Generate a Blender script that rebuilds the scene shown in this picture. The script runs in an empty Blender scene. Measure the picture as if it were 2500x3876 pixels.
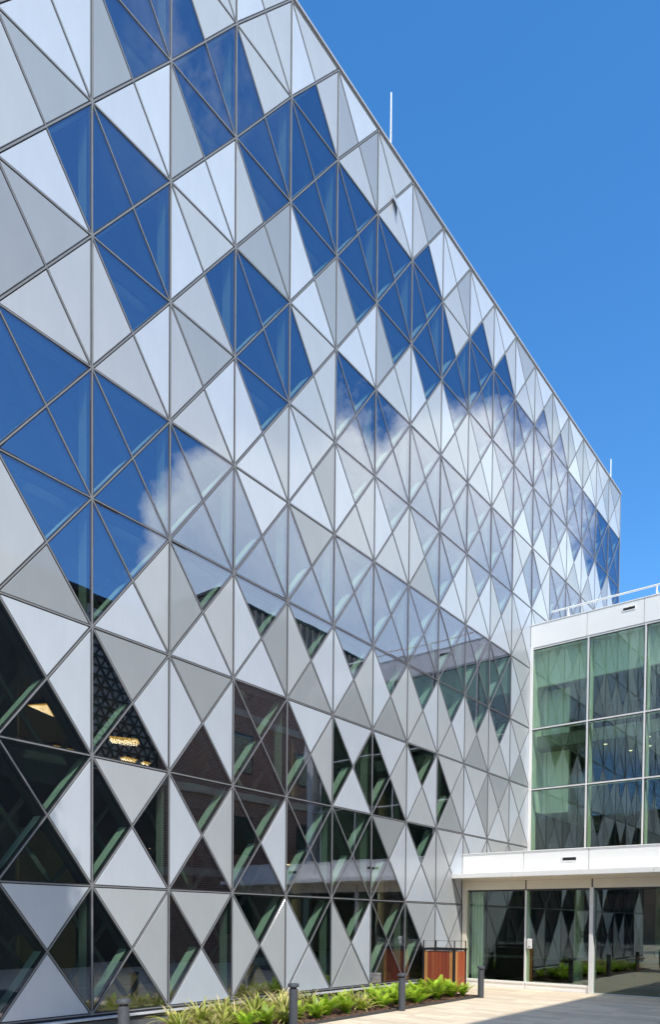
import bpy, math, random
from mathutils import Vector, Matrix
R = math.radians
random.seed(11)
S = bpy.context.scene
C = S.collection

# ------------------------------------------------------------------ camera
CAM = Vector((-6.4773, -10.1209, 1.4717))
F_PX, CX, CY = 2753.8276, 1398.6982, 3560.1389
ya, pi_, ro = 0.637, -0.026, -0.0099
fwd = Vector((math.cos(ya)*math.cos(pi_), math.sin(ya)*math.cos(pi_), math.sin(pi_)))
rgt = Vector((math.sin(ya), -math.cos(ya), 0)); dwn = fwd.cross(rgt)
rt = rgt*math.cos(ro) + dwn*math.sin(ro); dn = -rgt*math.sin(ro) + dwn*math.cos(ro)
cam = bpy.data.cameras.new('camera'); co = bpy.data.objects.new('camera', cam); C.objects.link(co)
co.matrix_world = Matrix(((rt.x, -dn.x, -fwd.x, CAM.x), (rt.y, -dn.y, -fwd.y, CAM.y), (rt.z, -dn.z, -fwd.z, CAM.z), (0, 0, 0, 1)))
cam.sensor_fit = 'HORIZONTAL'; cam.sensor_width = 36; cam.lens = 36*F_PX/2500
cam.shift_x = (1250-CX)/2500; cam.shift_y = (CY-1938)/2500
cam.clip_start = 0.05; cam.clip_end = 2000
S.camera = co
S.render.resolution_x = 661; S.render.resolution_y = 1024

# ------------------------------------------------------------------ light
LD = Vector((0.65, 1.25, -1.72)).normalized()          # direction the sunlight travels
sun = bpy.data.lights.new('sun', 'SUN'); sun.energy = 2.75; sun.angle = R(0.55); sun.color = (1.0, 0.95, 0.87)
so = bpy.data.objects.new('sun', sun); C.objects.link(so); so.rotation_euler = LD.to_track_quat('-Z', 'Y').to_euler()
so.location = (-10, -14, 30)
W = bpy.data.worlds.new('World'); S.world = W; W.use_nodes = True
wt = W.node_tree; wt.nodes.clear()
def wn(t, **k):
    n = wt.nodes.new(t)
    for a, b in k.items(): setattr(n, a, b)
    return n
def wm(op, a, b=None, c=None, clamp=False):
    n = wn('ShaderNodeMath', operation=op, use_clamp=clamp)
    for i, v in enumerate((a, b, c)):
        if v is None: continue
        if isinstance(v, (int, float)): n.inputs[i].default_value = v
        else: wt.links.new(v, n.inputs[i])
    return n.outputs[0]
sky = wn('ShaderNodeTexSky', sky_type='NISHITA', sun_disc=False)
sky.sun_elevation = math.asin(-LD.z); sky.sun_rotation = math.atan2(-LD.x, -LD.y)
sky.air_density = 1.0; sky.dust_density = 0.25; sky.ozone_density = 2.6; sky.altitude = 0
hs = wn('ShaderNodeHueSaturation'); hs.inputs['Saturation'].default_value = 1.30; hs.inputs['Value'].default_value = 1.03
wt.links.new(sky.outputs[0], hs.inputs['Color'])
tc = wn('ShaderNodeTexCoord'); sp = wn('ShaderNodeSeparateXYZ'); wt.links.new(tc.outputs['Generated'], sp.inputs[0])
az = wm('ARCTAN2', sp.outputs[1], sp.outputs[0]); el = wm('ARCSINE', sp.outputs[2])
def wnoise(scale, detail, rough, vec=None):
    n = wn('ShaderNodeTexNoise'); n.inputs['Scale'].default_value = scale; n.inputs['Detail'].default_value = detail
    n.inputs['Roughness'].default_value = rough
    wt.links.new(vec or tc.outputs['Generated'], n.inputs['Vector']); return n.outputs['Fac']
n1 = wnoise(5.0, 7, 0.6); n2 = wnoise(13.0, 9, 0.62)
nn = wm('ADD', wm('MULTIPLY', wm('SUBTRACT', n1, 0.5), 0.75), wm('MULTIPLY', wm('SUBTRACT', n2, 0.5), 0.85))
mask = None
# cumulus clouds: azimuth, elevation, half width, half height (degrees); the first two are mirrored in the glass, the rest are unseen, added for ambient light
for a0, e0, ha, he in ((-33, 22.9, 13.0, 12.0), (-45, 26.0, 8.8, 6.3), (-92, 24, 20, 12), (-168, 24, 26, 13), (140, 22, 30, 12), (98, 17, 14, 8)):
    du = wm('DIVIDE', wm('SUBTRACT', az, R(a0)), R(ha)); dv = wm('DIVIDE', wm('SUBTRACT', el, R(e0)), R(he))
    dist = wm('SQRT', wm('ADD', wm('POWER', wm('ABSOLUTE', du), 2.6), wm('POWER', wm('ABSOLUTE', dv), 2.6)))
    m = wm('SUBTRACT', 1.0, wm('ADD', dist, nn)); m = wm('ADD', wm('MULTIPLY', m, 4.2), 0.55, clamp=True)
    mask = m if mask is None else wm('MAXIMUM', mask, m)
mp = wn('ShaderNodeMapping'); mp.inputs['Scale'].default_value = (9, 9, 3.0); mp.inputs['Rotation'].default_value = (0.5, 0.3, 0.9)
wt.links.new(tc.outputs['Generated'], mp.inputs[0])
wisp = wnoise(1.6, 8, 0.66, mp.outputs[0])
wz = wm('MULTIPLY', wm('SUBTRACT', 1.0, wm('DIVIDE', wm('ABSOLUTE', wm('SUBTRACT', az, R(-50))), R(7)), clamp=True),
        wm('SUBTRACT', 1.0, wm('DIVIDE', wm('ABSOLUTE', wm('SUBTRACT', el, R(48))), R(6)), clamp=True))
wmask = wm('MULTIPLY', wm('MULTIPLY', wm('SUBTRACT', wisp, 0.42), 3.0, clamp=True), wm('MULTIPLY', wz, 0.55))
bg = wn('ShaderNodeBackground'); wt.links.new(hs.outputs[0], bg.inputs[0]); bg.inputs[1].default_value = 0.15
# cloud colour: bright heads, lilac-grey bellies
sh = wm('ADD', wm('MULTIPLY', wm('SUBTRACT', wm('DIVIDE', el, R(35)), 0.66), 2.6), wm('MULTIPLY', wm('SUBTRACT', n1, 0.5), 2.2), clamp=True)
cr = wn('ShaderNodeMixRGB'); wt.links.new(sh, cr.inputs[0]); cr.inputs[1].default_value = (0.54, 0.67, 0.79, 1); cr.inputs[2].default_value = (1.04, 1.09, 1.04, 1)
bc = wn('ShaderNodeBackground'); wt.links.new(cr.outputs[0], bc.inputs[0]); bc.inputs[1].default_value = 1.25
mx = wn('ShaderNodeMixShader'); wt.links.new(wm('MAXIMUM', wm('MULTIPLY', mask, 0.97), wmask), mx.inputs[0])
wt.links.new(bg.outputs[0], mx.inputs[1]); wt.links.new(bc.outputs[0], mx.inputs[2])
ow = wn('ShaderNodeOutputWorld'); wt.links.new(mx.outputs[0], ow.inputs[0])
S.view_settings.view_transform = 'Standard'; S.view_settings.look = 'None'; S.view_settings.gamma = 1
S.view_settings.exposure = 0.82; S.view_settings.use_curve_mapping = False
S.render.engine = 'CYCLES'
S.cycles.max_bounces = 10; S.cycles.transparent_max_bounces = 24; S.cycles.glossy_bounces = 5; S.cycles.diffuse_bounces = 4

# ------------------------------------------------------------------ materials
def nodes(name):
    m = bpy.data.materials.new(name); m.use_nodes = True
    t = m.node_tree; t.nodes.clear(); o = t.nodes.new('ShaderNodeOutputMaterial')
    return m, t, o
def link(t, a, b): t.links.new(a, b)
def noise(t, scale, detail=6, rough=0.6, stretch=None, coord='Object'):
    tc = t.nodes.new('ShaderNodeTexCoord'); v = tc.outputs[coord]
    if stretch:
        mp = t.nodes.new('ShaderNodeMapping'); mp.inputs['Scale'].default_value = stretch; link(t, v, mp.inputs[0]); v = mp.outputs[0]
    n = t.nodes.new('ShaderNodeTexNoise'); n.inputs['Scale'].default_value = scale; n.inputs['Detail'].default_value = detail
    n.inputs['Roughness'].default_value = rough; link(t, v, n.inputs['Vector']); return n.outputs['Fac']
def ramp(t, fac, stops):
    r = t.nodes.new('ShaderNodeValToRGB'); e = r.color_ramp.elements
    while len(e) < len(stops): e.new(0.5)
    for x, (p, c) in zip(e, stops): x.position = p; x.color = (*c, 1)
    link(t, fac, r.inputs[0]); return r.outputs[0]
def objvar(t, col, amt, val=None):
    oi = t.nodes.new('ShaderNodeObjectInfo'); h = t.nodes.new('ShaderNodeHueSaturation')
    mr = t.nodes.new('ShaderNodeMapRange'); mr.inputs[3].default_value = 1-amt; mr.inputs[4].default_value = 1+amt
    link(t, oi.outputs['Random'], mr.inputs[0]); link(t, mr.outputs[0], h.inputs['Value']); link(t, col, h.inputs['Color'])
    return h.outputs[0]
def surf(name, c, rough=0.6, scale=3, var=0.12, bump=0.0, bscale=40, metal=0.0, coat=0.0, crough=0.05, stretch=None, ov=0.0, spec=0.5):
    m, t, o = nodes(name); b = t.nodes.new('ShaderNodeBsdfPrincipled')
    lo = tuple(x*(1-var) for x in c); hi = tuple(min(1, x*(1+var)) for x in c)
    col = ramp(t, noise(t, scale, 7, 0.62, stretch), [(0.3, lo), (0.7, hi)])
    if ov: col = objvar(t, col, ov)
    link(t, col, b.inputs['Base Color']); b.inputs['Roughness'].default_value = rough; b.inputs['Metallic'].default_value = metal
    b.inputs['Coat Weight'].default_value = coat; b.inputs['Coat Roughness'].default_value = crough
    b.inputs['Specular IOR Level'].default_value = spec
    if bump:
        bp = t.nodes.new('ShaderNodeBump'); bp.inputs['Strength'].default_value = bump; bp.inputs['Distance'].default_value = 0.01
        link(t, noise(t, bscale, 5, 0.6, stretch), bp.inputs['Height']); link(t, bp.outputs[0], b.inputs['Normal'])
    link(t, b.outputs[0], o.inputs[0]); return m
def glass(name, tint, f0, gcol, wobble=0.02, power=5.0):
    m, t, o = nodes(name)
    g = t.nodes.new('ShaderNodeNewGeometry'); d = t.nodes.new('ShaderNodeVectorMath'); d.operation = 'DOT_PRODUCT'
    link(t, g.outputs['Incoming'], d.inputs[0]); link(t, g.outputs['Normal'], d.inputs[1])
    def mth(op, a, b):
        n = t.nodes.new('ShaderNodeMath'); n.operation = op
        for i, v in enumerate((a, b)):
            if v is None: continue
            if isinstance(v, (int, float)): n.inputs[i].default_value = v
            else: link(t, v, n.inputs[i])
        return n.outputs[0]
    f = mth('POWER', mth('SUBTRACT', 1.0, mth('ABSOLUTE', d.outputs['Value'], None)), power)
    f = mth('ADD', mth('MULTIPLY', f, 1-f0), f0)
    tr = t.nodes.new('ShaderNodeBsdfTransparent'); tr.inputs[0].default_value = (*tint, 1)
    gl = t.nodes.new('ShaderNodeBsdfGlossy'); gl.inputs['Color'].default_value = (*gcol, 1); gl.inputs['Roughness'].default_value = 0.0
    bp = t.nodes.new('ShaderNodeBump'); bp.inputs['Strength'].default_value = wobble; bp.inputs['Distance'].default_value = 0.05
    link(t, noise(t, 1.3, 2, 0.5), bp.inputs['Height']); link(t, bp.outputs[0], gl.inputs['Normal'])
    mx = t.nodes.new('ShaderNodeMixShader'); link(t, f, mx.inputs[0]); link(t, tr.outputs[0], mx.inputs[1]); link(t, gl.outputs[0], mx.inputs[2])
    link(t, mx.outputs[0], o.inputs[0]); return m
def emit(name, c, s):
    m, t, o = nodes(name); e = t.nodes.new('ShaderNodeEmission'); e.inputs[0].default_value = (*c, 1); e.inputs[1].default_value = s
    link(t, e.outputs[0], o.inputs[0]); return m
M = {}
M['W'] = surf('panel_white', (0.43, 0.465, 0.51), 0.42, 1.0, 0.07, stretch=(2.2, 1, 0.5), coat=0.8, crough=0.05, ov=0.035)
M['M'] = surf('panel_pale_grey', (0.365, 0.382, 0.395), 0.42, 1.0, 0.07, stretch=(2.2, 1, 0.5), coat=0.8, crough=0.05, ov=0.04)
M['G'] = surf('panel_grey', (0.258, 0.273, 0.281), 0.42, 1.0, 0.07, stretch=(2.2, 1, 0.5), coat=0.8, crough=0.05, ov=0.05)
M['X'] = glass('coated_glass', (0.78, 0.89, 0.82), 0.21, (0.80, 0.78, 0.97), 0.016)
M['cap'] = surf('mullion_silver', (0.19, 0.193, 0.20), 0.45, 6, 0.1, spec=0.3)
M['gasket'] = surf('gasket_black', (0.018, 0.018, 0.02), 0.6, 5, 0.2)
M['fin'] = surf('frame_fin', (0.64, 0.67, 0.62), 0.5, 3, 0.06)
M['finshade'] = surf('frame_fin_shaded', (0.06, 0.065, 0.07), 0.5, 3, 0.1)  # same fin as the pale one, its shade put into the colour
M['finhalf'] = surf('frame_fin_half_shaded', (0.30, 0.33, 0.31), 0.5, 3, 0.06)  # fin on the verticals, partial shade put into the colour
M['coping'] = surf('coping', (0.36, 0.37, 0.40), 0.4, 3, 0.05)
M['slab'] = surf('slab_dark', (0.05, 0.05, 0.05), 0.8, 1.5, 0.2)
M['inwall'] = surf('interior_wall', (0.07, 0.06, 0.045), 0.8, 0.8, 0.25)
M['incol'] = surf('interior_column', (0.22, 0.22, 0.21), 0.7, 2, 0.1)
M['olive'] = surf('partition_board', (0.58, 0.48, 0.27), 0.7, 1.2, 0.15)
M['white'] = surf('white_cladding', (0.87, 0.855, 0.81), 0.5, 1.2, 0.025, coat=0.15, crough=0.2)
M['beige'] = surf('soffit_paint', (0.72, 0.65, 0.52), 0.6, 2, 0.03)
M['silver'] = surf('white_frame', (0.70, 0.70, 0.68), 0.45, 4, 0.05)
M['dark'] = surf('dark_frame', (0.03, 0.032, 0.035), 0.5, 4, 0.2)
M['aglass'] = glass('annex_glass', (0.80, 0.90, 0.80), 0.115, (0.85, 0.93, 0.98), 0.007)
M['inwhite'] = surf('annex_plaster', (0.78, 0.80, 0.74), 0.8, 2, 0.04)
M['infloor'] = surf('annex_floor', (0.06, 0.055, 0.05), 0.4, 2, 0.15)
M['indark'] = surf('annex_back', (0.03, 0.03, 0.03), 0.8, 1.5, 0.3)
M['plinth'] = surf('plinth_grey', (0.12, 0.125, 0.13), 0.7, 4, 0.15, bump=0.2)
M['ledge'] = surf('ledge_metal', (0.55, 0.56, 0.57), 0.4, 4, 0.08)
M['bollard'] = surf('bollard_grey', (0.065, 0.07, 0.082), 0.55, 12, 0.12, bump=0.08, bscale=200)
M['steel'] = surf('black_steel', (0.015, 0.015, 0.017), 0.5, 8, 0.2)
M['edging'] = surf('bed_edging', (0.06, 0.06, 0.062), 0.6, 6, 0.2)
M['mulch'] = surf('mulch', (0.10, 0.055, 0.035), 0.95, 18, 0.6, bump=1.0, bscale=60)
M['chip'] = surf('bark_chip', (0.16, 0.085, 0.05), 0.9, 10, 0.5)
for n, c in (('wood_tan', (0.50, 0.23, 0.075)), ('wood_red', (0.31, 0.072, 0.03)), ('wood_dark', (0.26, 0.058, 0.028)), ('wood_mid', (0.33, 0.088, 0.036))):
    M[n] = surf(n, c, 0.5, 7, 0.22, bump=0.15, bscale=30, stretch=(14, 14, 0.8), spec=0.35)
M['trunk'] = surf('bark', (0.11, 0.08, 0.055), 0.9, 6, 0.3, bump=0.6, bscale=14, stretch=(4, 4, 1))
M['leaf'] = surf('tree_leaf', (0.05, 0.09, 0.025), 0.6, 1.5, 0.4)
M['lamp'] = emit('warm_ceiling_light', (1.0, 0.47, 0.09), 0.55)
M['down'] = emit('downlight', (1.0, 0.85, 0.5), 1.4)
M['reader'] = surf('reader_plastic', (0.75, 0.75, 0.73), 0.4, 5, 0.03)
def paving_mat(name, ov):
    m, t, o = nodes(name); b = t.nodes.new('ShaderNodeBsdfPrincipled')
    c1 = ramp(t, noise(t, 2.2, 8, 0.7, (5.5, 0.9, 1)), [(0.28, (0.54, 0.42, 0.29)), (0.5, (0.76, 0.63, 0.46)), (0.72, (0.80, 0.70, 0.56))])
    c2 = ramp(t, noise(t, 60, 4, 0.7), [(0.3, (0.72, 0.7, 0.66)), (0.6, (1, 1, 1))])
    mm = t.nodes.new('ShaderNodeMixRGB'); mm.blend_type = 'MULTIPLY'; mm.inputs[0].default_value = 0.8; link(t, c1, mm.inputs[1]); link(t, c2, mm.inputs[2])
    col = mm.outputs[0]
    if ov: col = objvar(t, col, ov)
    link(t, col, b.inputs['Base Color']); b.inputs['Roughness'].default_value = 0.8
    bp = t.nodes.new('ShaderNodeBump'); bp.inputs['Strength'].default_value = 0.3; bp.inputs['Distance'].default_value = 0.006
    link(t, noise(t, 45, 5, 0.7), bp.inputs['Height']); link(t, bp.outputs[0], b.inputs['Normal'])
    link(t, b.outputs[0], o.inputs[0]); return m
M['paving'] = paving_mat('paving_stone', 0)
M['paver'] = paving_mat('paver_stone', 0.13)
def brick_mat():
    m, t, o = nodes('brick'); b = t.nodes.new('ShaderNodeBsdfPrincipled')
    tc = t.nodes.new('ShaderNodeTexCoord'); s = t.nodes.new('ShaderNodeSeparateXYZ'); link(t, tc.outputs['Object'], s.inputs[0])
    c = t.nodes.new('ShaderNodeCombineXYZ'); link(t, s.outputs[0], c.inputs[0]); link(t, s.outputs[2], c.inputs[1])
    k = t.nodes.new('ShaderNodeTexBrick'); link(t, c.outputs[0], k.inputs['Vector'])
    k.inputs['Color1'].default_value = (0.27, 0.125, 0.08, 1); k.inputs['Color2'].default_value = (0.41, 0.21, 0.135, 1); k.inputs['Mortar'].default_value = (0.50, 0.44, 0.38, 1)
    k.inputs['Scale'].default_value = 1.0; k.inputs['Mortar Size'].default_value = 0.012; k.inputs['Brick Width'].default_value = 0.24; k.inputs['Row Height'].default_value = 0.086
    k.inputs['Bias'].default_value = -0.2
    link(t, k.outputs['Color'], b.inputs['Base Color']); b.inputs['Roughness'].default_value = 0.85
    link(t, b.outputs[0], o.inputs[0]); return m
M['brick'] = brick_mat()
M['band'] = surf('pale_stone', (0.55, 0.47, 0.38), 0.8, 3, 0.1)
M['shade'] = surf('charcoal_render', (0.06, 0.062, 0.06), 0.8, 2, 0.2)
M['plate'] = surf('pale_plate', (0.55, 0.60, 0.64), 0.7, 2, 0.1)
M['ribs'] = surf('ribbed_metal', (0.20, 0.20, 0.19), 0.6, 3, 0.15)
def leaf_mat(name, base, tip):
    m, t, o = nodes(name); b = t.nodes.new('ShaderNodeBsdfPrincipled')
    a = t.nodes.new('ShaderNodeAttribute'); a.attribute_name = 'tip'
    r = ramp(t, a.outputs['Fac'], [(0.0, base), (0.25, base), (0.75, tip)])
    n = ramp(t, noise(t, 9, 5, 0.6), [(0.3, (0.6, 0.65, 0.55)), (0.7, (1.15, 1.12, 1.0))])
    mm = t.nodes.new('ShaderNodeMixRGB'); mm.blend_type = 'MULTIPLY'; mm.inputs[0].default_value = 1; link(t, r, mm.inputs[1]); link(t, n, mm.inputs[2])
    col = objvar(t, mm.outputs[0], 0.3)
    link(t, col, b.inputs['Base Color']); b.inputs['Roughness'].default_value = 0.45
    tl = t.nodes.new('ShaderNodeBsdfTranslucent'); link(t, col, tl.inputs[0])
    ms = t.nodes.new('ShaderNodeMixShader'); ms.inputs[0].default_value = 0.3; link(t, b.outputs[0], ms.inputs[1]); link(t, tl.outputs[0], ms.inputs[2])
    link(t, ms.outputs[0], o.inputs[0]); return m
M['fern'] = leaf_mat('fern_leaf', (0.20, 0.38, 0.02), (0.58, 0.72, 0.06))
M['strap'] = leaf_mat('strap_leaf', (0.36, 0.43, 0.05), (0.95, 0.72, 0.42))

# ------------------------------------------------------------------ mesh helpers
class MB:
    def __init__(s): s.v = []; s.f = []; s.mi = []; s.a = []
    def add(s, vs, fs, mi=0, att=None):
        o = len(s.v); s.v += [tuple(x) for x in vs]; s.f += [tuple(i+o for i in f) for f in fs]; s.mi += [mi]*len(fs)
        s.a += (att if att else [0.0]*len(vs)); return s
    def box(s, x0, x1, y0, y1, z0, z1, mi=0):
        v = [(x, y, z) for z in (z0, z1) for y in (y0, y1) for x in (x0, x1)]
        return s.add(v, [(0, 2, 3, 1), (4, 5, 7, 6), (0, 1, 5, 4), (2, 6, 7, 3), (0, 4, 6, 2), (1, 3, 7, 5)], mi)
    def prism_y(s, poly, y0, y1, mi=0):          # poly: list of (x,z)
        n = len(poly); v = [(x, y0, z) for x, z in poly] + [(x, y1, z) for x, z in poly]
        f = [tuple(range(n)), tuple(range(2*n-1, n-1, -1))] + [(i, i+n, (i+1) % n+n, (i+1) % n) for i in range(n)]
        return s.add(v, f, mi)
    def lathe(s, prof, n=20, mi=0, c=(0, 0)):
        v = [(c[0]+r*math.cos(2*math.pi*i/n), c[1]+r*math.sin(2*math.pi*i/n), z) for r, z in prof for i in range(n)]
        f = [(j*n+i, j*n+(i+1) % n, (j+1)*n+(i+1) % n, (j+1)*n+i) for j in range(len(prof)-1) for i in range(n)]
        f += [tuple(range(n-1, -1, -1)), tuple(range((len(prof)-1)*n, len(prof)*n))]
        return s.add(v, f, mi)
    def tube(s, pts, rad, n=8, mi=0):
        pts = [Vector(p) for p in pts]; rad = rad if isinstance(rad, (list, tuple)) else [rad]*len(pts); v = []; f = []
        for i, p in enumerate(pts):
            d = (pts[min(i+1, len(pts)-1)]-pts[max(i-1, 0)]).normalized(); u = d.cross(Vector((0, 0, 1)))
            if u.length < 1e-3: u = Vector((1, 0, 0))
            u.normalize(); w = d.cross(u)
            v += [p+rad[i]*(math.cos(2*math.pi*k/n)*u+math.sin(2*math.pi*k/n)*w) for k in range(n)]
        for i in range(len(pts)-1): f += [(i*n+k, i*n+(k+1) % n, (i+1)*n+(k+1) % n, (i+1)*n+k) for k in range(n)]
        f += [tuple(range(n-1, -1, -1)), tuple(range((len(pts)-1)*n, len(pts)*n))]
        return s.add(v, f, mi)
    def mesh(s, name, mats, smooth=False):
        me = bpy.data.meshes.new(name); me.from_pydata(s.v, [], s.f)
        for m in (mats if isinstance(mats, list) else [mats]): me.materials.append(M[m] if isinstance(m, str) else m)
        me.polygons.foreach_set('material_index', s.mi)
        if smooth: me.polygons.foreach_set('use_smooth', [True]*len(s.f))
        if any(s.a):
            at = me.attributes.new('tip', 'FLOAT', 'POINT'); at.data.foreach_set('value', s.a)
        me.update(); return me
    def obj(s, name, mats, parent=None, loc=(0, 0, 0), smooth=False, **k):
        return mk(name, s.mesh(name, mats, smooth), parent, loc, **k)
def mk(name, me, parent=None, loc=(0, 0, 0), label=None, cat=None, group=None, kind=None):
    o = bpy.data.objects.new(name, me); C.objects.link(o); o.location = loc
    if parent: o.parent = parent
    for a, b in (('label', label), ('category', cat), ('group', group), ('kind', kind)):
        if b: o[a] = b
    return o
def empty(name, loc, label, cat, group=None): return mk(name, None, None, loc, label, cat, group)
def bevel(o, w=0.006, seg=2):
    b = o.modifiers.new('bevel', 'BEVEL'); b.width = w; b.segments = seg; b.limit_method = 'ANGLE'; return o
def copy_tree(o, loc, rz=0, sc=1, label=None):
    c = o.copy(); C.objects.link(c); c.location = loc; c.rotation_euler = (0, 0, rz); c.scale = (sc,)*3
    if label: c['label'] = label
    for ch in o.children:
        d = ch.copy(); C.objects.link(d); d.parent = c
    return c

GZ = -0.28
# ------------------------------------------------------------------ ground
MB().box(-250, 250, -250, 250, -0.6, -0.287).obj('ground', 'paving', kind='structure')
pav = mk('paving', MB().box(0.2, 11.585, -7.5, -2.03, -0.286, -0.284).mesh('paving', 'edging'), kind='structure')
pw, n_p = 0.30, 0
x = 2.3
while x < 11.5:
    y = -2.035 - random.random()*0.2
    first = True
    ytop = -2.035
    while y > -7.3:
        ln = random.choice((0.75, 0.9, 1.05, 1.2)) if not first else random.uniform(0.35, 1.0)
        y1 = max(ytop-ln, -7.4)
        lim = 3.2 if x > 9.5 else 2.035
        x1 = min(x+pw, 11.56)
        dz = random.uniform(-0.0012, 0.0012)
        me = MB().box(-(x1-x)/2+0.004, (x1-x)/2-0.004, (y1-ytop)/2+0.004, (ytop-y1)/2-0.004, -0.02, 0).mesh('paver', 'paver')
        mk('paver', me, pav, ((x+x1)/2, (ytop+y1)/2, GZ+dz)); n_p += 1
        ytop = y1; y = y1; first = False
        if n_p >= 290: break
    x += pw
    if n_p >= 290: break
# strip of paving between bed end and the annex
for i in range(9):
    for j in range(2):
        x0 = 8.93+i*0.295; x1 = min(x0+0.295, 11.56)
        y0, y1 = ((-2.03, -1.1), (-1.1, -0.2))[j]
        mk('paver', MB().box(-(x1-x0)/2+0.002, (x1-x0)/2-0.002, (y0-y1)/2+0.002, (y1-y0)/2-0.002, -0.02, 0).mesh('paver', 'paver'), pav,
           ((x0+x1)/2, (y0+y1)/2, GZ+random.uniform(-0.001, 0.001)))

# ------------------------------------------------------------------ main building
w = 1.450424
ZK = [0, 1.9845, 3.9739, 5.9351, 7.8607, 9.8008, 11.7505, 13.7063, 15.6456, 17.6424, 19.5]
C0, C1 = -4, 17
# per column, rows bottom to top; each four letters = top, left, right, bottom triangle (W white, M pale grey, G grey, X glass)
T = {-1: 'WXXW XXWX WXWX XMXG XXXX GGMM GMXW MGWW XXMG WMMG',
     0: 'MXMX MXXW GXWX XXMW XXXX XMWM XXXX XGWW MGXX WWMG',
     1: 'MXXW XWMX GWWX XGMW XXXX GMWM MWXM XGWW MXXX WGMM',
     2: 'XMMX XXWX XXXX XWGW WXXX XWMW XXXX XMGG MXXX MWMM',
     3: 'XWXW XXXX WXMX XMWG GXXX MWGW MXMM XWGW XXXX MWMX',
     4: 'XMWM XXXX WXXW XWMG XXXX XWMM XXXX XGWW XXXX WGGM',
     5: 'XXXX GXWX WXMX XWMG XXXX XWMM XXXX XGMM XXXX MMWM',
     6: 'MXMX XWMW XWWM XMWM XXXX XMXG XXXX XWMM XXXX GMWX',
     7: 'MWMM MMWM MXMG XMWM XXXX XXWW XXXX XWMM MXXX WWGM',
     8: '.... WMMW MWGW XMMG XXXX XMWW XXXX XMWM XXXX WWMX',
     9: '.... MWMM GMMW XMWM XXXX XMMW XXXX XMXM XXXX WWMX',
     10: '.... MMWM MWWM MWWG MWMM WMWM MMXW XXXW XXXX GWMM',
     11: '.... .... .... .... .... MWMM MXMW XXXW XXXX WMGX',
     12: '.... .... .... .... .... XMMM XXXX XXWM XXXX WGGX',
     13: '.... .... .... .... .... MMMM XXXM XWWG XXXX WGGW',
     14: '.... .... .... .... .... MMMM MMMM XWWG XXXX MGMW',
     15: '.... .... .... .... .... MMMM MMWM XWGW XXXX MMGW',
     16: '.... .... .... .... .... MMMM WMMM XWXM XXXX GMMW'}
for c in (-4, -3, -2):
    T[c] = ' '.join(random.choice(('XXXX', 'XWMG', 'WXXM', 'MXWX', 'GWMX', 'XMXW', 'WMMG')) for _ in range(10))
bld = empty('office_building', (0, 0, GZ), 'tall office building clad in white, grey and mirror glass triangles', 'building')
bld.location = (0, 0, 0)
INS = 0.025
def inset(tri, d):
    c = [Vector(p) for p in tri]; out = []
    ctr = sum(c, Vector((0, 0)))/3
    for i in range(3):
        p0, p1, p2 = c[i-1], c[i], c[(i+1) % 3]
        a = (p0-p1).normalized(); b = (p2-p1).normalized(); bis = (a+b).normalized()
        ang = math.acos(max(-1, min(1, a.dot(b))))/2
        out.append(p1+bis*(d/math.sin(ang)))
    return out
cache = {}
def panel_mesh(kind, k, is_glass):
    key = (kind, k, is_glass)
    if key in cache: return cache[key]
    h = ZK[k+1]-ZK[k]
    TL, TR, BL, BR, CC = (0, h), (w, h), (0, 0), (w, 0), (w/2, h/2)
    tri = {'T': (TL, CC, TR), 'L': (BL, CC, TL), 'R': (BR, TR, CC), 'B': (BL, BR, CC)}[kind]
    tri = inset(tri, INS if not is_glass else INS-0.004); ctr = sum(tri, Vector((0, 0)))/3
    poly = [(p.x-ctr.x, p.y-ctr.y) for p in tri]
    # orient counter-clockwise seen from -Y
    ar = sum(poly[i][0]*poly[(i+1) % 3][1]-poly[(i+1) % 3][0]*poly[i][1] for i in range(3))
    if ar < 0: poly.reverse()
    m = MB()
    if is_glass: m.prism_y(poly, 0.004, 0.018)
    else:
        ins = inset([Vector(p) for p in poly], 0.004)
        n = 3
        v = [(p.x, 0, p.y) for p in ins]+[(a, 0.004, b) for a, b in poly]+[(a, 0.03, b) for a, b in poly]
        f = [(0, 1, 2), (8, 7, 6)]+[(i+3, (i+1) % 3+3, (i+1) % 3, i) for i in range(3)]+[(i+6, (i+1) % 3+6, (i+1) % 3+3, i+3) for i in range(3)]
        m.add(v, f)
    me = m.mesh('panel_'+kind, 'X' if is_glass else 'W'); cache[key] = (me, ctr); return cache[key]
NAMES = {'W': 'white_panel', 'M': 'pale_grey_panel', 'G': 'grey_panel', 'X': 'glass_pane'}
far = {a: MB() for a in 'WMGX'}
rnd = random.Random(5)
cnt = {a: 0 for a in 'WMGX'}
for c in range(C0, C1):
    rows = T[c].split()
    for k in range(10):
        for kind, a in zip('TLRB', rows[k]):
            if a == '.': continue
            me, ctr = panel_mesh(kind, k, a == 'X')
            p = (c*w+ctr.x, 0, ZK[k]+ctr.y)
            if c < -1:
                far[a].add([(x+p[0], y, z+p[2]) for x, y, z in [v.co for v in me.vertices]], [tuple(q.vertices) for q in me.polygons]); continue
            o = mk(NAMES[a], me, bld, p); cnt[a] += 1
            o.material_slots[0].link = 'OBJECT'; o.material_slots[0].material = M[a]
            q = 0.0022 if a == 'X' else 0.0012
            o.rotation_euler = (rnd.gauss(0, q), 0, rnd.gauss(0, q))
for a in 'WMGX': far[a].obj(NAMES[a], a, bld, kind='stuff')
print('panels', cnt)
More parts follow.
